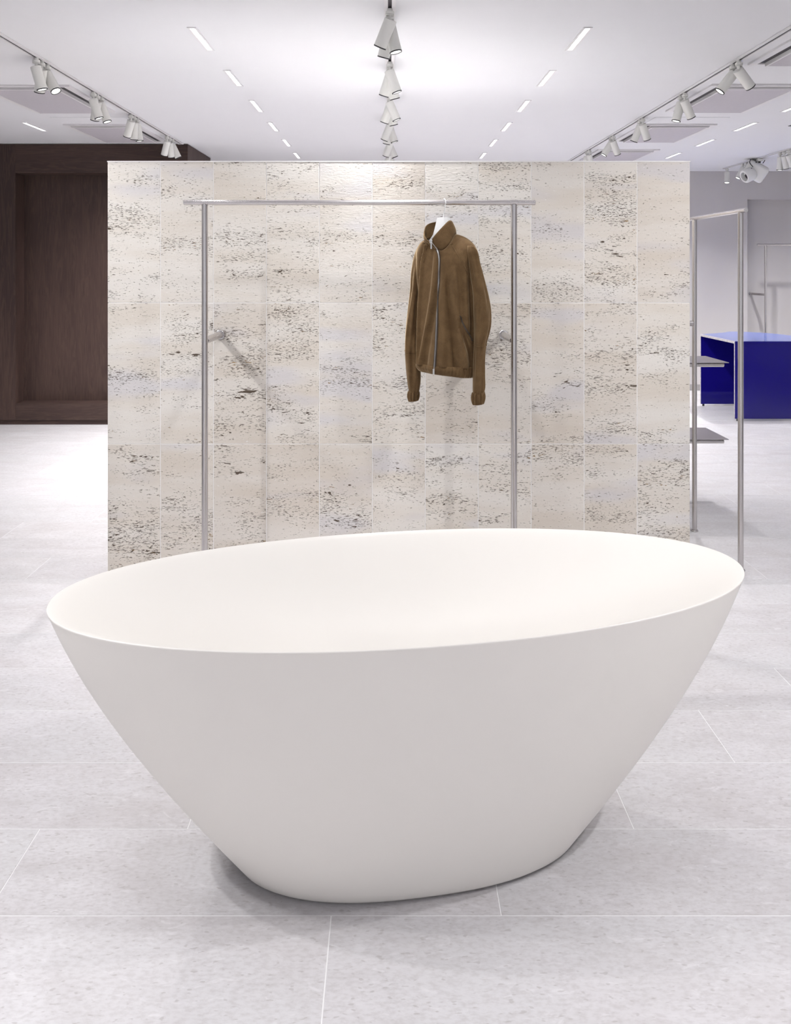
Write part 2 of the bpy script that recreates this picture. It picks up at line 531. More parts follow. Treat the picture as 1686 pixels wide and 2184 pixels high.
# ------------------------------------------------------------------ white tub
def make_tub():
    zr = 0.68; rot = 0.163
    c0 = (0.052, 2.114); c1 = (0.0656, 2.111)
    a0, b0, p0 = 0.437, 0.223, 2.4
    a1, b1, p1 = 0.917, 0.382, 2.074
    root = empty('bathtub', (c0[0], c0[1], 0))
    tag(root, 'large white oval flared bathtub standing on the stone floor', 'bathtub')
    n = 144
    def ring(wt, z, inset=0.0, scl=1.0):
        a = (a0 + (a1 - a0) * wt - inset) * scl; b = (b0 + (b1 - b0) * wt - inset) * scl
        p = p0 + (p1 - p0) * wt
        cx = (c0[0] + (c1[0] - c0[0]) * wt) - c0[0]; cy = (c0[1] + (c1[1] - c0[1]) * wt) - c0[1]
        out = []
        for i in range(n):
            th = 2 * math.pi * i / n
            ct, st = math.cos(th), math.sin(th)
            u = a * math.copysign(abs(ct) ** (2 / p), ct); v = b * math.copysign(abs(st) ** (2 / p), st)
            out.append((cx + u * math.cos(rot) - v * math.sin(rot), cy + u * math.sin(rot) + v * math.cos(rot), z))
        return out
    def g(t): return t + 0.35 * t * (1 - t) - 0.08 * t * (1 - t) * (1 - 2 * t)
    rings = []
    rings.append(ring(0, 0.0, 0.012)); rings.append(ring(0, 0.0015, 0.006)); rings.append(ring(0, 0.006, 0.0015))
    for i in range(0, 33):
        t = 0.018 + (0.990 - 0.018) * i / 32
        rings.append(ring(g(t), t * zr))
    rings.append(ring(1, zr - 0.0028)); rings.append(ring(1, zr - 0.0012, 0.0004)); rings.append(ring(1, zr - 0.0003, 0.0014))
    # smooth dished inside
    depth = 0.17
    ins = []
    for i in range(0, 29):
        s = i / 28
        q = 1 - s
        d = depth * (1 - q ** 2) ** 1.15
        ins.append(ring(1, zr - 0.0002 - d, 0.0026, max(q, 0.012)))
    V, F = [], []
    for r in rings + ins: V += r
    m = len(rings) + len(ins)
    for i in range(m - 1):
        for k in range(n):
            j = (k + 1) % n
            F.append((i * n + k, i * n + j, (i + 1) * n + j, (i + 1) * n + k))
    F.append(tuple(range(n - 1, -1, -1)))
    F.append(tuple((m - 1) * n + k for k in range(n)))
    nr = len(rings)
    sh = mesh_obj('shell', V, [f for f in F], M['tub'], root, True)
    auto_smooth(sh.data, 50)
    return root
make_tub()

# ------------------------------------------------------------------ steel clothes rails
def rail_frame(name, label, p_start, p_end, posts, z_bar, wall_dir, wall_gap, br_z, ties=None, rb=0.0112, rp=0.0135, feet=True):
    """bar from p_start to p_end (x,y); posts = distances along the bar; wall_dir = unit (x,y) to the wall."""
    s = Vector((p_start[0], p_start[1], 0)); e = Vector((p_end[0], p_end[1], 0))
    d = (e - s).normalized(); L = (e - s).length
    wd = Vector((wall_dir[0], wall_dir[1], 0))
    root = empty(name, (s + d * posts[0])[:])
    tag(root, label, 'clothes rail', 'steel clothes rails')
    o0 = Vector(root.location)
    def loc(v): return Vector(v) - o0
    up = Vector((0, 0, 1))
    bar = rod('bar', loc(s + up * z_bar), loc(e + up * z_bar), rb, M['steel'], root, 32)
    for t in (posts[0], posts[-1]):
        rod('collar', loc(s + d * (t - 0.016) + up * z_bar), loc(s + d * (t + 0.016) + up * z_bar), rb + 0.0009, M['steel'], root, 32)
    for t in posts:
        b = s + d * t
        po = rod('post', loc(b + up * 0.004), loc(b + up * (z_bar - rb * 0.7)), rp, M['steel'], root, 32)
        rod('post_ring', loc(b + up * (z_bar - rb - 0.0035)), loc(b + up * (z_bar - rb + 0.001)), rp * 0.95, M['slot'], root, 28)
        if feet:
            rod('foot', loc(b), loc(b + up * 0.006), rp + 0.008, M['steel'], root, 28)
        if ties is not None and t not in ties: continue
        br = rod('bracket', loc(b + wd * (rp * 0.7) + up * br_z), loc(b + wd * (wall_gap - 0.001) + up * br_z), 0.0160, M['steel'], root, 28)
        rod('wall_flange', loc(b + wd * (wall_gap - 0.010) + up * br_z), loc(b + wd * (wall_gap - 0.0005) + up * br_z), 0.0225, M['steel'], root, 32)
    return root
RD = 0.002036
ZBAR = CAMZ + 141 * RD
YR = RD * FP
BRZ = CAMZ - 0.313
rail_frame('clothes_rail', 'long brushed steel clothes rail in front of the travertine block', ((392 - VX) * RD, YR), ((1141 - VX) * RD, YR),
           [(436.5 - 392) * RD, (1095.5 - 392) * RD], ZBAR, (0, 1), BY0 - YR, BRZ)
XS = 1.742
yn = 0.002330 * FP; yf = 0.002683 * FP
rail_frame('clothes_rail', 'steel clothes rail along the right side of the travertine block', (XS, yn - 0.06), (XS, yf + 0.09),
           [0.06, 0.06 + yf - yn], ZBAR, (-1, 0), XS - BX1, BRZ, [0.06 + yf - yn])
DFR = 0.00563
rail_frame('clothes_rail', 'distant steel clothes rail in the back wall recess behind the blue table', ((1614 - VX) * DFR, DFR * FP), (5.62, DFR * FP),
           [(1632 - 1614) * DFR, 0.95], CAMZ + 51 * DFR, (0, 1), RY1 + 0.16 - DFR * FP, CAMZ - 55 * 0.00569, None, 0.0135, 0.0165)

# wall shelves on the right side of the block
for D1, zz, lab in ((4.845, CAMZ - 200 * 0.00285, 'thin steel shelf on the block side, the upper of two'), (4.845, CAMZ - 364 * 0.00285, 'thin steel shelf on the block side, the lower of two')):
    x1 = (1554 - VX) / FP * D1
    root = empty('wall_shelf', (BX1, D1, zz))
    tag(root, lab, 'shelf', 'steel shelves on the block side')
    pl = box('plate', 0.0, x1 - BX1, 0.0, 0.36, -0.004, 0.0, M['sheet'], root, 0.0008)
    for yy in (0.02, 0.34):
        rod('support_tube', (0.0, yy, -0.0175), (x1 - BX1 - 0.025, yy, -0.0175), 0.0125, M['steel'], root, 20)

# ------------------------------------------------------------------ dark wood cabinet, left background
def make_cabinet():
    k = 0.0045
    y0 = k * FP
    x1 = (400 - VX) * k; xs = (33 - VX) * k; x0 = -5.55
    yb = 8.62
    zt = CEIL - 0.004
    root = empty('wood_cabinet', ((x0 + x1) / 2, y0, 0))
    tag(root, 'tall dark stained oak cabinet with a recessed panel, left background', 'cabinet')
    ox = (x0 + x1) / 2
    def bx(n, a, b, c, d, e, f, m, bev=0.0015): return box(n, a - ox, b - ox, c - y0, d - y0, e, f, m, root, bev)
    zr0 = CAMZ - (861 - VY) * k; zr1 = CAMZ + (VY - 369) * k; zp = CAMZ - (896 - VY) * k
    bx('stile', xs - 0.62, xs, y0, y0 + 0.04, zp, zt, M['woodv'])
    bx('stile', x1 - 0.13, x1, y0, y0 + 0.04, zp, zr1, M['woodv'])
    bx('rail', xs, x1, y0, y0 + 0.04, zr1, zt, M['woodh'])
    bx('rail', xs, x1 - 0.13, y0 + 0.001, y0 + 0.19, zp, zr0, M['woodh'])
    bx('panel', xs - 0.02, x1 - 0.10, y0 + 0.188, y0 + 0.21, zp, zr1 + 0.02, M['woodv'])
    bx('reveal', xs - 0.03, xs - 0.001, y0 + 0.04, y0 + 0.188, zr0, zr1 + 0.03, M['woodv'])
    bx('reveal', x1 - 0.129, x1 - 0.10, y0 + 0.04, y0 + 0.188, zr0, zr1 + 0.03, M['woodv'])
    bx('soffit', xs - 0.001, x1 - 0.13, y0 + 0.04, y0 + 0.19, zr1, zr1 + 0.028, M['woodh'])
    bx('side_panel', x1 - 0.09, x1, y0 + 0.041, yb, zp, zt, M['woodv'])
    bx('body', x0, x1 - 0.092, y0 + 0.212, yb, zp, zt, M['woodv'])
    bx('panel', x0, xs - 0.621, y0, y0 + 0.04, zp, zt, M['woodv'])
    bx('plinth', x0, x1 - 0.02, y0 + 0.018, yb - 0.02, 0.0, zp, M['woodh'], 0.0)
make_cabinet()

# ------------------------------------------------------------------ blue lacquered table, right background
def make_blue():
    kf, kr = 0.004615, 0.00512
    yf, yr = kf * FP, kr * FP
    xl = 3.395; zt = 0.785; xr = 4.28
    root = empty('lacquer_table', (xl, yf, 0))
    tag(root, 'glossy deep blue lacquered table with slab legs, right background', 'table')
    # plan outline of the top with a rounded rear
    pts = [(xl, yf), (xr, yf)]
    for i in range(13):
        a = math.pi / 2 * i / 12
        pts.append((xr - 0.42 + 0.42 * math.cos(a), yf + 0.62 + 0.60 * math.sin(a)))
    pts += [(3.70, yr + 0.18), (3.52, yr + 0.07), (xl, yr)]
    V = [(x - xl, y - yf, zt - 0.022) for x, y in pts] + [(x - xl, y - yf, zt) for x, y in pts]
    n = len(pts)
    F = [tuple(range(n - 1, -1, -1)), tuple(range(n, 2 * n))] + [(i, (i + 1) % n, n + (i + 1) % n, n + i) for i in range(n)]
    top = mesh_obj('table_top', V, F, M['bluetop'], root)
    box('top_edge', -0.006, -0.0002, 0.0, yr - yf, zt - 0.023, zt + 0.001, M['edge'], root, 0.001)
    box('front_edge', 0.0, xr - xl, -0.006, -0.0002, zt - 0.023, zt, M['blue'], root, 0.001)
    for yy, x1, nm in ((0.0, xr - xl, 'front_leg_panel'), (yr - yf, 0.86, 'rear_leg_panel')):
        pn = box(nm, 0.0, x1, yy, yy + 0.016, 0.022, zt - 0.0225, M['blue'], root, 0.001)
        box('panel_edge', -0.003, -0.0002, yy, yy + 0.016, 0.022, zt - 0.024, M['edge'], root, 0.0008)
        for xx in (0.03, x1 - 0.05):
            lathe('foot', [(0, 0), (0.011, 0), (0.011, 0.022), (0, 0.022)], M['dark'], root, (xx, yy + 0.011, 0), 12)
make_blue()

# ------------------------------------------------------------------ ceiling: tracks, light strips, cassettes
def ceiling_track(x, y0, y1, label):
    root = empty('lighting_track', (x, (y0 + y1) / 2, CEIL))
    tag(root, label, 'track', 'ceiling lighting tracks')
    h = (y1 - y0) / 2
    for s in (-1, 1):
        a, b = sorted((s * 0.0085, s * 0.027))
        box('rail', a, b, -h, h, -0.008, -0.0005, M['rail'], root, 0.001)
    box('slot', -0.0083, 0.0083, -h, h, -0.0025, -0.0005, M['slot'], root)
    for s in (-1, 1):
        box('end_cap', -0.027, 0.027, s * h - 0.004 + 0.0045 * s, s * h + 0.004 + 0.0045 * s, -0.0115, -0.0005, M['rail'], root)
ceiling_track(-2.0, -2.6, 7.62, 'recessed white lighting track along the left of the ceiling')
ceiling_track(0.0, -2.6, 9.2, 'recessed white lighting track down the middle of the ceiling')
ceiling_track(2.0, -2.6, 9.0, 'recessed white lighting track right of the middle, beside the ceiling cassettes')
ceiling_track(4.0, 3.0, 9.52, 'recessed white lighting track at the far right carrying the projector')

STRIP_ORD = ['nearest', 'second', 'third', 'fourth', 'fifth', 'farthest']
def strip_proto():
    r = empty('light_strip', (0, 0, CEIL))
    bm = bmesh.new()
    for x0, x1, y0, y1 in ((-0.023, -0.0127, -0.21, 0.21), (0.0127, 0.023, -0.21, 0.21), (-0.0127, 0.0127, -0.21, -0.197), (-0.0127, 0.0127, 0.197, 0.21)):
        bm_box(bm, x0, x1, y0, y1, -0.004, -0.0003)
    f = from_bm('frame', bm, M['rail'], r)
    d = box('diffuser', -0.0125, 0.0125, -0.1965, 0.1965, -0.0025, -0.0004, M['strip'], r)
    ld = bpy.data.lights.new('strip glow', 'AREA'); ld.shape = 'RECTANGLE'; ld.size = 0.025; ld.size_y = 0.39; ld.energy = STRIP_W; ld.color = STRIP_COL
    lo = bpy.data.objects.new('glow', ld); C.objects.link(lo); lo.parent = r; lo.location = (0, 0, -0.0045)
    return r
def dup(root, name=None):
    c = root.copy(); C.objects.link(c)
    for ch in root.children:
        d = ch.copy(); C.objects.link(d); d.parent = c
        for g in ch.children:
            e = g.copy(); C.objects.link(e); e.parent = d
    return c
sp = strip_proto(); first = True
for rx, rn in ((-3.0, 'leftmost row'), (-1.0, 'row between left and middle tracks'), (1.0, 'row between middle and right tracks'), (3.0, 'rightmost row')):
    for k in range(-2, 6):
        y = 4.17 + 0.856 * k
        if rx == -3.0 and y > 7.4: continue
        o = sp if first else dup(sp); first = False
        o.location = (rx * (0.985 if abs(rx) < 2 else 1.0), y, CEIL)
        px = VX + FP * rx / max(y, 0.1); py = VY - FP * (CEIL - CAMZ) / max(y, 0.1)
        seen = y > 0 and -20 < px < 1706 and py > 0
        if seen:
            tag(o, 'recessed linear ceiling light, %s of the %s' % (STRIP_ORD[k], rn), 'ceiling light', 'recessed linear ceiling lights')
        else:
            tag(o, 'recessed linear ceiling light above and behind the viewer', 'ceiling light', 'ceiling lights behind the viewer')

def cassette(x0, x1, y0, y1, label, side):
    root = empty('ceiling_cassette', ((x0 + x1) / 2, (y0 + y1) / 2, CEIL))
    tag(root, label, 'air conditioner', 'ceiling cassettes')
    hx, hy = (x1 - x0) / 2, (y1 - y0) / 2
    bm = bmesh.new()
    fw = 0.045
    for a in ((-hx, -hx + fw, -hy, hy), (hx - fw, hx, -hy, hy), (-hx + fw, hx - fw, -hy, -hy + fw * 0.6), (-hx + fw, hx - fw, hy - fw * 0.6, hy)):
        bm_box(bm, a[0], a[1], a[2], a[3], -0.012, -0.0004)
    from_bm('frame', bm, M['rail'], root)
    box('gap_shade', -hx + fw, hx - fw, -hy + fw * 0.6, hy - fw * 0.6, -0.004, -0.0004, M['slot'], root)  # shade of the gap round the grille, painted as a dark sheet
    g = 0.055
    gx0, gx1 = -hx + fw + (g if side > 0 else 0.02), hx - fw - (0.02 if side > 0 else g)
    bm = bmesh.new()
    bm_box(bm, gx0, gx1, -hy + 0.055, hy - 0.03, -0.024, -0.0042)
    from_bm('grille', bm, M['grille'], root)
    bm = bmesh.new()
    for a in ((gx0 - 0.012, gx0, -hy + 0.043, hy - 0.03), (gx1, gx1 + 0.012, -hy + 0.043, hy - 0.03), (gx0, gx1, -hy + 0.043, -hy + 0.055)):
        bm_box(bm, a[0], a[1], a[2], a[3], -0.026, -0.0042)
    from_bm('grille_rim', bm, M['rail'], root)
for i, y0 in enumerate((3.79, 5.18, 6.60, 8.0)):
    cassette(2.09, 2.71, y0, y0 + 0.87, 'flush air conditioning cassette right of the right track, %s' % ('nearest, cut by the frame', 'second from the viewer', 'third from the viewer', 'farthest, partly hidden')[i], 1)
for i, y0 in enumerate((5.20, 6.61)):
    cassette(-2.71, -2.09, y0, y0 + 0.87, 'flush air conditioning cassette left of the left track, %s one' % ('nearer', 'farther')[i], -1)
for sx, nm in ((1, 'right'), (-1, 'left')):
    x0, x1 = sorted((sx * 2.10, sx * 2.69))
    o = box('access_hatch', x0, x1, 6.31, 6.56, CEIL - 0.003, CEIL - 0.0004, M['ceil'])
    tag(o, 'flush white access hatch between the %s ceiling cassettes' % nm, 'hatch')
o = box('ceiling_vent', 3.345, 3.62, 6.66, 6.70, CEIL - 0.004, CEIL - 0.0004, M['slot'])
tag(o, 'thin dark ceiling slot vent at the right picture edge', 'vent')

# ------------------------------------------------------------------ track spotlights
HR, HL = 0.0295, 0.120
_adV, _adF = lathe_data([(0, 0), (0.013, 0), (0.013, -0.012), (0.0205, -0.012), (0.0205, -0.026), (0.0165, -0.0265), (0.0165, -0.0275), (0.0195, -0.028), (0.0195, -0.031), (0, -0.031)], 20)
_stV, _stF = lathe_data([(0, -0.030), (0.0085, -0.030), (0.0085, -0.058), (0, -0.058)], 12)
_hdV, _hdF = lathe_data([(0, 0.012), (HR - 0.002, 0.012), (HR, 0.010), (HR, -HL), (HR - 0.0045, -HL), (HR - 0.0045, -HL + 0.012), (0, -HL + 0.012)], 28)
_rmV, _rmF = lathe_data([(HR + 0.0004, -HL + 0.003), (HR + 0.0004, -HL - 0.0028), (HR - 0.0035, -HL - 0.0028), (HR - 0.0035, -HL + 0.003)], 28)
_lnV, _lnF = lathe_data([(0, -HL + 0.004), (HR - 0.0047, -HL + 0.004), (HR - 0.0047, -HL + 0.006), (0, -HL + 0.006)], 24)
spot_me = {}
for nm, V, F, m in (('adapter', _adV, _adF, 'white'), ('stem', _stV, _stF, 'white'), ('head', _hdV, _hdF, 'white'), ('rim', _rmV, _rmF, 'dark'), ('lens', _lnV, _lnF, 'lens')):
    me = bpy.data.meshes.new('spotlight_' + nm); me.from_pydata(V, [], F); me.materials.append(M[m]); auto_smooth(me); spot_me[nm] = me
spot_light = bpy.data.lights.new('spotlight beam', 'SPOT')
spot_light.energy = SPOT_W
spot_light.color = SPOT_COL
spot_light.spot_size = math.radians(96)
spot_light.spot_blend = 1.0
spot_light.shadow_soft_size = 0.022
spot_light2 = spot_light.copy()
spot_light2.energy = SPOT_W2
spot_light3 = spot_light.copy()
spot_light3.energy = SPOT_W2 * 0.24
spot_light3.shadow_soft_size = 0.05
spot_light4 = spot_light.copy()
spot_light4.energy = SPOT_W2 * 0.5
spot_light4.shadow_soft_size = 0.07

def spotlight(x, y, tx, ty, label, group, zoff=-0.008, data=None):
    root = empty('track_spotlight', (x, y, CEIL + zoff))
    tag(root, label, 'spotlight', group)
    link('adapter', spot_me['adapter'], None, root)
    link('stem', spot_me['stem'], None, root)
    h = link('head', spot_me['head'], None, root, loc=(0, 0, -0.060))
    h.rotation_mode = 'QUATERNION'
    h.rotation_quaternion = Vector((0, 0, -1)).rotation_difference(Vector((tx, ty + (0.10 if data is None else 0.0), -1)).normalized())
    link('rim', spot_me['rim'], None, h)
    link('lens', spot_me['lens'], None, h)
    lo = bpy.data.objects.new('beam', data or spot_light)
    C.objects.link(lo); lo.parent = h; lo.location = (0, 0, -HL - 0.008)
    return root

# (y, tx, ty, lean word)
LEFT = [[(4.51, 0.25, 0.0), (4.58, -0.29, 0.3), (4.657, 0.60, -0.35)],
        [(5.38, 0.30, 0.0), (5.45, -0.30, 0.3), (5.53, 0.36, -0.1)],
        [(6.16, -0.42, 0.3), (6.24, -0.08, 0.12), (6.32, 0.12, -0.02)],
        [(7.16, -0.35, 0.25), (7.25, 0.02, 0.3), (7.34, 0.45, 0.1)]]
MID = [[(3.66, -0.44, 0.25), (3.74, 0.24, -0.12), (3.82, -0.28, 0.2)],
       [(4.60, 0.36, -0.05), (4.68, -0.33, 0.2), (4.76, 0.27, 0.12)],
       [(5.47, 0.42, -0.05), (5.55, -0.36, 0.2), (5.63, 0.24, 0.1)],
       [(6.32, -0.42, 0.2), (6.40, 0.32, -0.05), (6.48, -0.26, 0.2)],
       [(7.22, -0.35, 0.2), (7.30, 0.42, 0.0)],
       [(8.05, -0.55, 0.1), (8.13, 0.55, 0.1)]]
RIGHT = [[(4.57, 0.98, 0.30), (4.65, -0.75, 0.02)],
         [(5.41, 0.57, 0.25), (5.49, -0.26, -0.1)],
         [(6.31, 0.46, 0.25), (6.38, -0.36, 0.2)],
         [(7.14, 0.46, 0.2), (7.22, -0.62, -0.05)],
         [(8.00, 0.26, 0.2), (8.10, -0.2, 0.1)],
         [(8.86, 0.2, 0.1)]]
FAR = [[(8.0, 0.5, 0.1), (8.09, 0.28, 0.1), (8.17, -0.06, -0.1)],
       [(8.95, 0.55, 0.0), (9.04, -0.55, -0.12)],
       [(9.46, -0.14, -0.38)]]
NTH = ['nearest', 'second', 'third', 'fourth', 'fifth', 'farthest']
def lean(tx):
    return 'leaning right' if tx > 0.15 else ('leaning left' if tx < -0.15 else 'hanging nearly upright')
for tname, X, groups in (('left', -2.0, LEFT), ('middle', 0.0, MID), ('right', 2.0, RIGHT), ('far right', 4.0, FAR)):
    for gi, g in enumerate(groups):
        for si, (y, tx, ty) in enumerate(g):
            pos = ('foremost', 'middle', 'rear')[si] if len(g) == 3 else (('foremost', 'rear')[si] if len(g) == 2 else 'single')
            gn = NTH[gi] if gi < len(groups) - 1 else 'farthest'
            spotlight(X, y, tx, ty, 'white cylinder spotlight, %s track, %s cluster, %s one, %s' % (tname, gn, pos, lean(tx)), 'track spotlights in view')
spotlight(-2.0, 3.72, 0.95, 0.05, 'white cylinder spotlight cut off by the left picture edge', 'track spotlights in view')
# unseen spotlights on the continued tracks: some follow cast shadows, others added as fill
HID = []
for sd in (-1, 1):
    HID += [(sd * 2.0, 2.81, -sd * 0.50, 0.35), (sd * 2.0, 2.89, -sd * 0.80, 0.85), (sd * 2.0, 1.62, -sd * 0.05, -0.20), (sd * 2.0, 1.70, -sd * 0.45, 0.40),
            (sd * 2.0, 1.54, -sd * 0.45, -0.45), (sd * 2.0, 0.70, sd * 0.1, -0.45), (sd * 2.0, -0.1, 0.0, -0.35), (sd * 2.0, -1.0, 0.0, -0.1)]
HID += [(2.0, 3.70, 0.3, 0.1), (0.0, 2.74, -0.35, 0.40), (0.0, 2.82, 0.35, 0.40), (0.0, 1.56, -0.35, -0.70), (0.0, 1.64, 0.35, -0.70), (0.0, -0.2, 0.0, -0.5), (0.0, -1.1, 0.0, -0.2)]
for X, y, tx, ty in HID:
    spotlight(X, y, tx, ty, 'unseen white cylinder spotlight on a track above and behind the viewer', 'spotlights behind the viewer',
              data=(spot_light3 if X == 0.0 or y > 2.85 else spot_light4) if 2.5 < y < 3.0 else spot_light2)

# projector hanging from the far right track
def make_projector():
    c = P(1611, 364, 8.70)
    root = empty('projector', (4.0, 8.70, CEIL - 0.0095))
    tag(root, 'chunky white projector with a lens snout hanging from the far right track', 'projector')
    o0 = Vector(root.location)
    for s in (-1, 1):
        box('track_clamp', -0.025, 0.025, s * 0.07 - 0.025, s * 0.07 + 0.025, -0.03, 0.0, M['white'], root, 0.003)
        rod('clamp_screw', (0.0, s * 0.07, -0.045), (0.0, s * 0.07, -0.03), 0.012, M['dark'], root, 12)
    bc = c - o0
    rod('yoke', (0, 0, -0.03), (bc.x * 0.5, bc.y * 0.5, bc.z + 0.08), 0.012, M['white'], root, 16)
    bd = box('body', -0.115, 0.115, -0.10, 0.10, -0.095, 0.085, M['white'], root, 0.0)
    bm = bmesh.new(); bm.from_mesh(bd.data)
    bmesh.ops.bevel(bm, geom=bm.edges[:], offset=0.035, segments=4, affect='EDGES', profile=0.5)
    bm.to_mesh(bd.data); bm.free(); auto_smooth(bd.data, 50)
    bd.location = bc; bd.rotation_euler = Euler((math.radians(14), math.radians(33), math.radians(-18)))
    box('seam', -0.0015, 0.0015, -0.1012, 0.1012, -0.0962, 0.0862, M['rail'], bd, 0.0).location = (0.03, 0, 0)
    sn = lathe('lens_snout', [(0, 0), (0.062, 0), (0.074, -0.02), (0.074, -0.105), (0.068, -0.115), (0.050, -0.115), (0.046, -0.06), (0, -0.06)], M['white'], root, bc + Vector((-0.055, -0.05, -0.03)), 28)
    sn.rotation_mode = 'QUATERNION'
    sn.rotation_quaternion = Vector((0, 0, -1)).rotation_difference(Vector((-0.90, -0.18, -0.40)).normalized())
    lathe('lens', [(0, -0.070), (0.0455, -0.070), (0.0455, -0.064), (0, -0.064)], M['slot'], sn, None, 24)
    a = P(1600, 340, 8.66) - o0; b = P(1598, 347, 8.62) - o0; d = P(1605, 356, 8.60) - o0
    tube('cable', smooth_path([a, b, d], 6), 0.004, M['dark'], root, 8)
    a = P(1630, 342, 8.66) - o0; b = P(1629, 344, 8.64) - o0; d = P(1626, 348, 8.62) - o0
    tube('cable', smooth_path([a, b, d], 6), 0.004, M['dark'], root, 8)
    for px, py in ((1602, 359), (1604, 362), (1612, 346)):
        q = P(px, py, 8.60) - o0
        lathe('knob', [(0, 0.006), (0.007, 0.004), (0.007, -0.004), (0, -0.006)], M['dark'], root, q, 10)
make_projector()

# ------------------------------------------------------------------ jacket on its hanger
YAW = math.radians(43)
SA, CA = math.sin(YAW), math.cos(YAW)
HX = (947 - VX) * RD          # hang point on the bar
def ring_pt(u, wf, cx, cy, z):
    """u along the shoulder axis (to the right / nearer), wf to the front of the jacket"""
    return Vector((cx + u * CA - wf * SA, cy - u * SA - wf * CA, z))

# silhouette of the body in the picture: row, left, right, half thickness
TORSO = [(545, 890, 1012, 0.070), (575, 890, 1014, 0.078), (610, 891, 1013, 0.082), (650, 891, 1012, 0.084), (700, 890, 1012, 0.086), (750, 888, 1012, 0.088), (774, 889, 1011, 0.086), (800, 891, 1009, 0.082)]
COLB = [(-180, 952, 505), (-130, 926, 507), (-90, 909, 510), (-50, 905, 513), (-20, 913, 519), (0, 930, 531), (30, 944, 533), (60, 957, 521), (90, 968, 502), (130, 972, 500), (180, 952, 505)]
COLT = [(-180, 948, 473), (-130, 926, 474), (-90, 911, 480), (-50, 905.5, 492), (-20, 907.5, 507), (-4, 915, 514), (4, 918.5, 513.5), (30, 928, 501), (60, 942, 485), (90, 956, 471), (130, 963, 474), (180, 948, 473)]
def neck_depth(phi, sc=1.0):
    u, wf = 0.080 * math.sin(phi) * sc, 0.066 * math.cos(phi) * sc
    return YR - u * SA - wf * CA
def colb(phi):
    x, y = interp(COLB, math.degrees(phi)); return P(x, y, neck_depth(phi, 1.0))
def colt(phi):
    x, y = interp(COLT, math.degrees(phi)); return P(x, y, neck_depth(phi, 0.92))
def torso_ring(phi, row):
    xl, xr, b = interp(TORSO, row)
    k = YR / FP
    H = (xr - xl) / 2 * k; cx = ((xl + xr) / 2 - VX) * k
    a = math.sqrt(max((H * H - (b * SA) ** 2), 1e-6)) / CA
    s, c = math.sin(phi), math.cos(phi)
    q = 2.35
    u = a * math.copysign(abs(s) ** (2 / q), s); wf = b * math.copysign(abs(c) ** (2 / q), c)
    t = min(max((row - 545) / 255.0, 0), 1)
    # hanging folds
    amp = 0.0025 + 0.0045 * t
    f = amp * (0.9 * math.sin(4.0 * phi + 0.9 + 0.9 * t) + 0.7 * math.sin(7.0 * phi - 1.1 + 1.6 * t) + 0.35 * math.sin(12.0 * phi + 2.0 * t))
    if row > 770: f *= 1 - 0.55 * (row - 770) / 30.0
    rr = math.hypot(u, wf)
    u += f * u / rr; wf += f * wf / rr
    z = CAMZ + (VY - row) * k
    return ring_pt(u, wf, cx, YR, z)
RIDGES = [([(909, 522), (902, 555), (898, 605), (895, 660), (893, 720), (892, 770)], 2.6, 0.010), ([(903, 530), (896, 560), (892, 605), (888, 660)], 3.0, -0.012),
          ([(929, 556), (923, 620), (912, 690), (901, 750), (897, 775)], 4.0, 0.009), ([(936, 600), (927, 660), (916, 720), (908, 770)], 5.0, -0.006),
          ([(968, 590), (974, 660), (984, 730), (992, 778)], 6.0, 0.010), ([(953, 610), (961, 690), (971, 778)], 6.0, -0.008),
          ([(1002, 560), (1004, 640), (1006, 700)], 5.0, -0.007), ([(987, 560), (992, 630), (996, 690)], 6.0, 0.006),
          ([(948, 560), (947, 650), (944, 778)], 7.0, 0.005), ([(980, 700), (1000, 752), (1004, 775)], 4.0, -0.007)]
def crease(px, py):
    f = 0.0
    for pl, wd, h in RIDGES:
        if py < pl[0][1] - 25 or py > pl[-1][1] + 25: continue
        if py <= pl[0][1]: x = pl[0][0]; e = 1 - (pl[0][1] - py) / 25
        elif py >= pl[-1][1]: x = pl[-1][0]; e = 1 - (py - pl[-1][1]) / 25
        else:
            x = interp([(b, a) for a, b in pl], py)[0]; e = 1.0
        f += h * e * math.exp(-((px - x) / wd) ** 2)
    return f * 2.0
def S(phi, row):
    v = S0(phi, row)
    if abs(phi) < 1.9 and row > 508:
        px = VX + FP * v.x / v.y; py = VY - FP * (v.z - CAMZ) / v.y
        f = crease(px, py) * min(1.0, (1.9 - abs(phi)) / 0.5)
        d = Vector((v.x - HX, v.y - YR, 0))
        if d.length > 1e-4: v = v + (d.normalized() * 0.5 + Vector((-0.15, -0.85, 0)) * 0.5) * f
    return v
def S0(phi, row):
    """outer surface of the body; rows under 545 blend from the neck seam over the shoulders"""
    if row >= 545: return torso_ring(phi, row)
    s = min(max((row - 500) / 45.0, 0.0), 1.0)
    A = colb(phi); Bp = torso_ring(phi, 545)
    h = math.sin(s * math.pi / 2) ** 0.9; v = 1 - math.cos(s * math.pi / 2)
    v = 0.45 * s + 0.55 * v
    return Vector((A.x + (Bp.x - A.x) * h, A.y + (Bp.y - A.y) * h, A.z + (Bp.z - A.z) * v))

jroot = empty('jacket', (HX, YR, CAMZ + (VY - 800) * RD))
tag(jroot, 'brown suede zip jacket hanging from the steel clothes rail', 'jacket')
J0 = Vector(jroot.location)

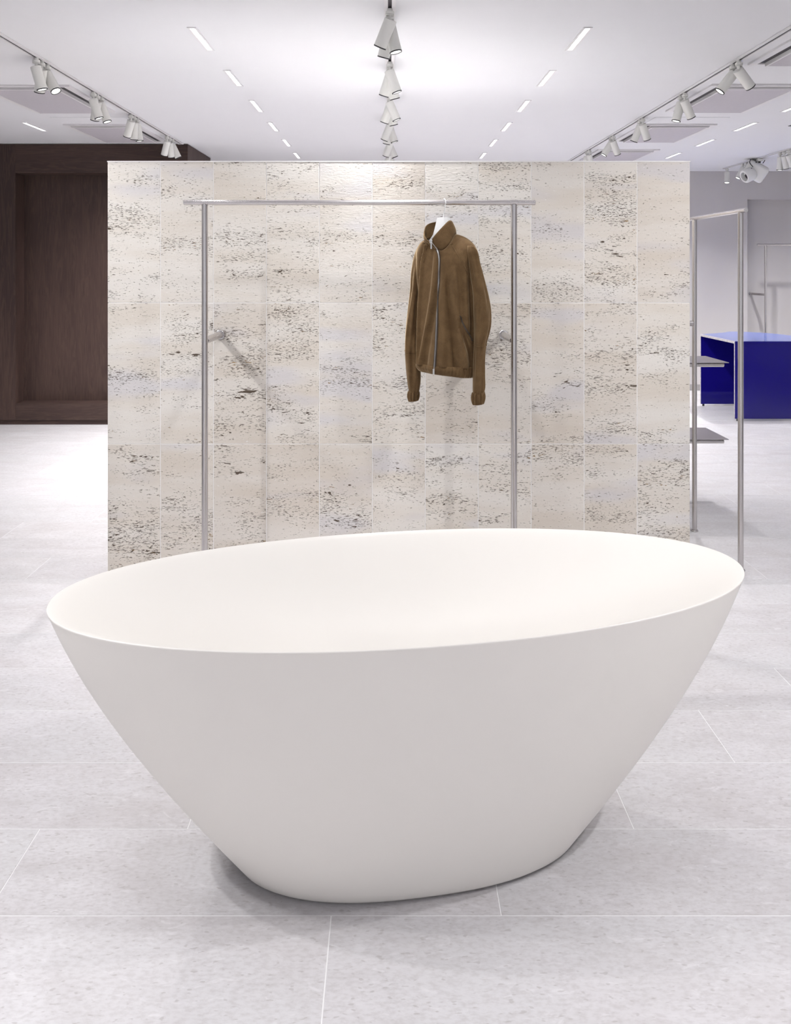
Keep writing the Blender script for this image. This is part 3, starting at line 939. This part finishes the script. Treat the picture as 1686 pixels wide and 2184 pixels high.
def loft(name, rings, mat, parent, org, closed=True, cap0=False, cap1=False, thick=0.0):
    V, F = [], []
    n = len(rings[0])
    for r in rings: V += [Vector(p) - org for p in r]
    for i in range(len(rings) - 1):
        for k in range(n if closed else n - 1):
            j = (k + 1) % n
            F.append((i * n + k, (i + 1) * n + k, (i + 1) * n + j, i * n + j))
    if cap0: F.append(tuple(range(n)))
    if cap1: F.append(tuple((len(rings) - 1) * n + k for k in range(n - 1, -1, -1)))
    o = mesh_obj(name, V, F, mat, parent, True)
    if thick:
        md = o.modifiers.new('thickness', 'SOLIDIFY'); md.thickness = thick; md.offset = -1.0
    return o
NPH = 240
phis = [-math.pi + 2 * math.pi * i / NPH for i in range(NPH)]
rows_ = [500 + 45 * (i / 12) for i in range(12)] + [545 + 3.0 * i for i in range(78)]
rows_ = [r for r in rows_ if r <= 777] + [778]
body = loft('body', [[S(p, r) for p in phis] for r in rows_], M['suede'], jroot, J0, thick=0.004)

def screen(v): return (VX + FP * v.x / v.y, VY - FP * (v.z - CAMZ) / v.y)
def on_body(px, py, out=0.0):
    """point of the front of the body that shows at this place in the picture"""
    best = None
    ph0, r0 = 0.3, py
    for _ in range(4):
        cand = []
        for i in range(-60, 101):
            ph = i * 0.02
            v = S(ph, r0)
            sx, sy = screen(v)
            cand.append((abs(sx - px) + (0.0 if v.y < YR + 0.06 else 50), ph, sy))
        c = min(cand); ph0 = c[1]; r0 += (py - c[2]) * 0.9
    # refine
    for _ in range(30):
        v = S(ph0, r0); sx, sy = screen(v)
        dv = S(ph0 + 0.004, r0); dx = (screen(dv)[0] - sx) / 0.004
        if abs(dx) > 5: ph0 += max(-0.02, min(0.02, (px - sx) / dx * 0.6))
        r0 += (py - sy) * 0.7
    v = S(ph0, r0)
    nrm = (S(ph0 + 0.01, r0) - S(ph0 - 0.01, r0)).cross(S(ph0, r0 + 1.5) - S(ph0, r0 - 1.5)).normalized()
    if nrm.y > 0: nrm = -nrm
    return v + nrm * out, nrm
def ribbon(name, pix, width, mat, parent, out=0.002, thick=0.0015, org=J0, side=None):
    pts = [on_body(x, y, out) for x, y in pix]
    V, F = [], []
    for i, (p, nm) in enumerate(pts):
        t = (pts[min(i + 1, len(pts) - 1)][0] - pts[max(i - 1, 0)][0]).normalized()
        sd = t.cross(nm).normalized() * width / 2
        for q in (p - sd, p + sd, p + sd - nm * thick * 3, p - sd - nm * thick * 3): V.append(q - org)
    m = len(pts)
    for i in range(m - 1):
        for k in range(4):
            j = (k + 1) % 4
            F.append((i * 4 + k, i * 4 + j, (i + 1) * 4 + j, (i + 1) * 4 + k))
    F.append((3, 2, 1, 0)); F.append(tuple((m - 1) * 4 + k for k in range(4)))
    return mesh_obj(name, V, F, mat, parent)
def pixpath(tab, k=10):
    return [(v.x, v.y) for v in smooth_path([Vector((x, y, 0)) for x, y in tab], k)]
ZIP = pixpath([(931, 531), (935, 540), (937, 556), (936, 590), (934, 630), (932, 680), (929.5, 735), (927, 775), (926, 788)], 6)
ribbon('zip_tape', ZIP, 0.0125, M['tape'], jroot, 0.0026)
ribbon('zip_teeth', ZIP, 0.0046, M['zip'], jroot, 0.0042)
cz = []
for i in range(9):
    t = i / 8
    a = colb(0.10 - 0.02 * t).lerp(colt(0.10 - 0.04 * t), t)
    cz.append(a + Vector((-SA * 0.4, -CA, 0)).normalized() * 0.006 - J0)
tube('zip_teeth', cz, 0.0021, M['zip'], jroot, 6)
# hem band
def hem_pt(phi, s):
    row = 776 + 21.0 * s
    v = torso_ring(phi, row)
    c = Vector((((1010 + 890) / 2 - VX) * RD, YR, v.z))
    d = (v - c); d.z = 0
    g = 0.0032 * math.sin(phi * 46) * (1.0 if 0.55 < phi < 2.6 or phi < -1.2 else 0.25) * math.sin(math.pi * min(max(s, 0.08), 0.92))
    puff = 0.005 * math.sin(math.pi * s) + 0.001
    v = v + d.normalized() * (puff + g - 0.010 * s * s)
    v.z += -0.006 * math.sin(phi) * s + 0.004 * s * math.cos(phi)
    return v
NPB = 264
loft('hem_band', [[hem_pt(-math.pi + 2 * math.pi * i / NPB, s / 8) for i in range(NPB)] for s in range(9)], M['suede'], jroot, J0, thick=0.006)
# collar
cph = [-math.radians(176) + math.radians(352) * i / 70 for i in range(71)]
crs = []
for s in range(9):
    t = s / 8
    ring = []
    for p in cph:
        a, b = colb(p), colt(p)
        v = a.lerp(b, t)
        out = Vector((v.x - HX, v.y - YR, 0))
        if out.length > 0.01: v = v + out.normalized() * (0.003 * math.sin(math.pi * t) - 0.003 * max(0.0, 1 - t * 3.0))
        ring.append(v)
    crs.append(ring)
loft('collar', crs, M['suede'], jroot, J0, closed=False, thick=0.003)
# seams as fine welts
def seam(tab, name='seam'):
    pts = [on_body(x, y, 0.0006)[0] - J0 for x, y in pixpath(tab, 6)]
    return tube(name, pts, 0.0021, M['suede'], jroot, 6)
seam([(961, 519), (972, 538), (984, 558), (995, 580), (1003, 602), (1008, 622)])
seam([(911, 522), (906, 545), (901, 575), (898, 610), (895, 640)])
# pocket
ribbon('pocket_welt', pixpath([(977, 671), (985, 690), (995, 710), (1005, 731)], 6), 0.010, M['suede'], jroot, 0.0022)
ribbon('pocket_opening', pixpath([(979.5, 674), (987, 690), (997, 709), (1006, 727)], 6), 0.0055, M['tape'], jroot, 0.0048)
# sleeves
def sleeve(tab, D0, D1, name, cuff, foldphase):
    def ring(row, n=60, grow=0.0):
        xl, xr = interp(tab, row)
        t = (row - tab[0][0]) / (tab[-1][0] - tab[0][0])
        D = D0 + (D1 - D0) * min(max(t, 0), 1)
        k = D / FP
        cx = ((xl + xr) / 2 - VX) * k; h = (xr - xl) / 2 * k
        dep = max(h * 1.35, 0.018) if row > tab[0][0] + 12 else max(h * 1.2, 0.01)
        dep = min(dep, 0.058)
        out = []
        for i in range(n):
            a = 2 * math.pi * i / n
            f = 1 + 0.10 * math.sin(3 * a + foldphase + row * 0.018) + 0.08 * math.sin(5 * a - row * 0.026 + foldphase) + 0.05 * math.sin(8 * a + row * 0.04)
            f2 = 1.0 if abs(math.cos(a)) > 0.9 else f
            out.append(Vector((cx + (h + grow) * math.cos(a) * (0.35 + 0.65 * f2 if f2 != 1 else 1), D + (dep + grow) * math.sin(a) * f, CAMZ + (VY - row) * k)))
        return out
    r0, r1 = tab[0][0], tab[-1][0]
    n = 70
    rs = [ring(r0 + (r1 - r0) * i / n) for i in range(n + 1)]
    o = loft(name, rs, M['suede'], jroot, J0, cap0=True, thick=0.0)
    md = o.modifiers.new('thickness', 'SOLIDIFY'); md.thickness = 0.004; md.offset = -1.0
    cx0, cx1, y0, y1 = cuff
    k = D1 / FP
    rs = []
    nc = 96
    for s in range(9):
        t = s / 8
        row = y0 + (y1 - y0) * t
        h = (cx1 - cx0) / 2 * k * (0.93 + 0.10 * math.sin(math.pi * t) - 0.05 * t)
        cx = ((cx0 + cx1) / 2 - VX) * k
        rr = []
        for i in range(nc):
            a = 2 * math.pi * i / nc
            f = 1 + 0.13 * math.sin(11 * a + 0.6) * math.sin(math.pi * (0.12 + 0.8 * t)) 
            rr.append(Vector((cx + h * f * math.cos(a), D1 + h * 1.1 * f * math.sin(a), CAMZ + (VY - row) * k + 0.003 * math.cos(a))))
        rs.append(rr)
    loft('cuff', rs, M['suede'], jroot, J0, thick=0.007)
    return o, ring
SLR = [(524, 996, 1010), (535, 994, 1018), (560, 998, 1023.5), (600, 1004, 1034), (630, 1008, 1041.5), (660, 1009, 1046.5), (690, 1010, 1047), (710, 1010, 1043.5), (732, 1010, 1037.5), (757, 1009, 1034.5), (800, 1008, 1033.5), (825, 1007.5, 1034), (838, 1008, 1031), (843, 1010, 1029)]
SLL = [(524, 892, 906), (535, 886, 910), (551, 881, 908), (583, 876, 902), (618, 874, 897), (660, 869, 893), (705, 864.5, 892), (744, 863, 893), (778, 864.5, 896), (805, 867, 897), (824, 869.5, 895.5), (836, 872, 893), (840, 873, 891)]
DR, DL = YR - 0.105, YR + 0.105
sr, rr_ = sleeve(SLR, DR, DR - 0.01, 'sleeve', (1005.5, 1033.5, 836, 862), 0.4)
sl, rl_ = sleeve(SLL, DL, DL + 0.005, 'sleeve', (869, 893.5, 833, 855), 2.0)
# elbow seams round the sleeves
for rf, row in ((rr_, 735), (rl_, 748)):
    pts = [v - J0 for v in rf(row, 60, 0.0008)]
    pts = [Vector((p.x, p.y, p.z + 0.006 * math.sin(2 * math.pi * i / 60))) for i, p in enumerate(pts)]
    tube('seam', pts + [pts[0]], 0.0013, M['suede'], jroot, 6)
# zip pullers
q = P(918.5, 516, neck_depth(0) - 0.012) - J0
pu = box('zip_puller', -0.0035, 0.0035, -0.002, 0.0015, -0.027, 0.0, M['zip'], jroot, 0.001, q + Vector((0.001, -0.004, -0.003)))
box('zip_slider', -0.006, 0.006, -0.004, 0.003, -0.006, 0.010, M['zip'], jroot, 0.0015, q)
q = on_body(926, 789, 0.006)[0] - J0
box('zip_slider', -0.004, 0.004, -0.002, 0.003, -0.018, 0.006, M['zip'], jroot, 0.001, q)
# inner collar facing seen through the neck
loft('lining', [[torso_ring(p, 545).lerp(Vector((HX, YR, 1.56)), 0.25) + Vector((0, 0, 0.0)) for p in phis], [colb(p).lerp(Vector((HX, YR, colb(p).z)), 0.12) for p in phis]], M['lining'], jroot, J0)

# hanger
hroot = empty('clothes_hanger', (HX, YR, ZBAR - 0.16))
tag(hroot, 'white plastic clothes hanger inside the brown jacket', 'hanger')
H0 = Vector(hroot.location)
cxh = (945 - VX) * RD - HX
prof_top = [(0.030, 0.0), (0.034, -0.022), (0.039, -0.045), (0.047, -0.074), (0.070, -0.102), (0.105, -0.122), (0.122, -0.140), (0.124, -0.155)]
prof_bot = [(0.116, -0.158), (0.100, -0.146), (0.076, -0.126), (0.050, -0.106), (0.025, -0.090), (0.0, -0.086)]
half = prof_top + prof_bot
outline = [(u, z) for u, z in half] + [(-u, z) for u, z in reversed(half[:-1])]
zt = CAMZ + (VY - 464) * RD - H0.z
bm = bmesh.new()
lo = []
hi = []
for u, z in outline:
    th = 0.009 + 0.012 * min(1.0, abs(z) / 0.12)
    a = Vector((cxh + u * CA, -u * SA, zt + z)); nv = Vector((-SA, -CA, 0)) * th
    lo.append(bm.verts.new(a + nv)); hi.append(bm.verts.new(a - nv))
bm.faces.new(lo); bm.faces.new(list(reversed(hi)))
for i in range(len(lo)):
    j = (i + 1) % len(lo)
    bm.faces.new((lo[i], hi[i], hi[j], lo[j]))
bmesh.ops.recalc_face_normals(bm, faces=bm.faces)
bmesh.ops.bevel(bm, geom=[e for e in bm.edges if len(e.link_faces) == 2 and e.calc_face_angle(0) > 1.0], offset=0.002, segments=2, affect='EDGES')
from_bm('shoulder_form', bm, M['hanger'], hroot)
hk = []
base = Vector((cxh, 0, zt))
zb = ZBAR - H0.z
dirh = Vector((0.35, -0.94, 0)).normalized()
hk.append(base + Vector((0, 0, -0.01))); hk.append(base + Vector((0.001, 0, 0.012))); hk.append(base + Vector((0.006, -0.008, 0.032)))
for a in range(-50, 231, 20):
    r = math.radians(a)
    hk.append(Vector((0, 0, zb)) + dirh * (0.0148 * math.cos(r)) + Vector((0, 0, 0.0148 * math.sin(r))))
tube('hook', smooth_path(hk, 4), 0.0023, M['hanger'], hroot, 8)
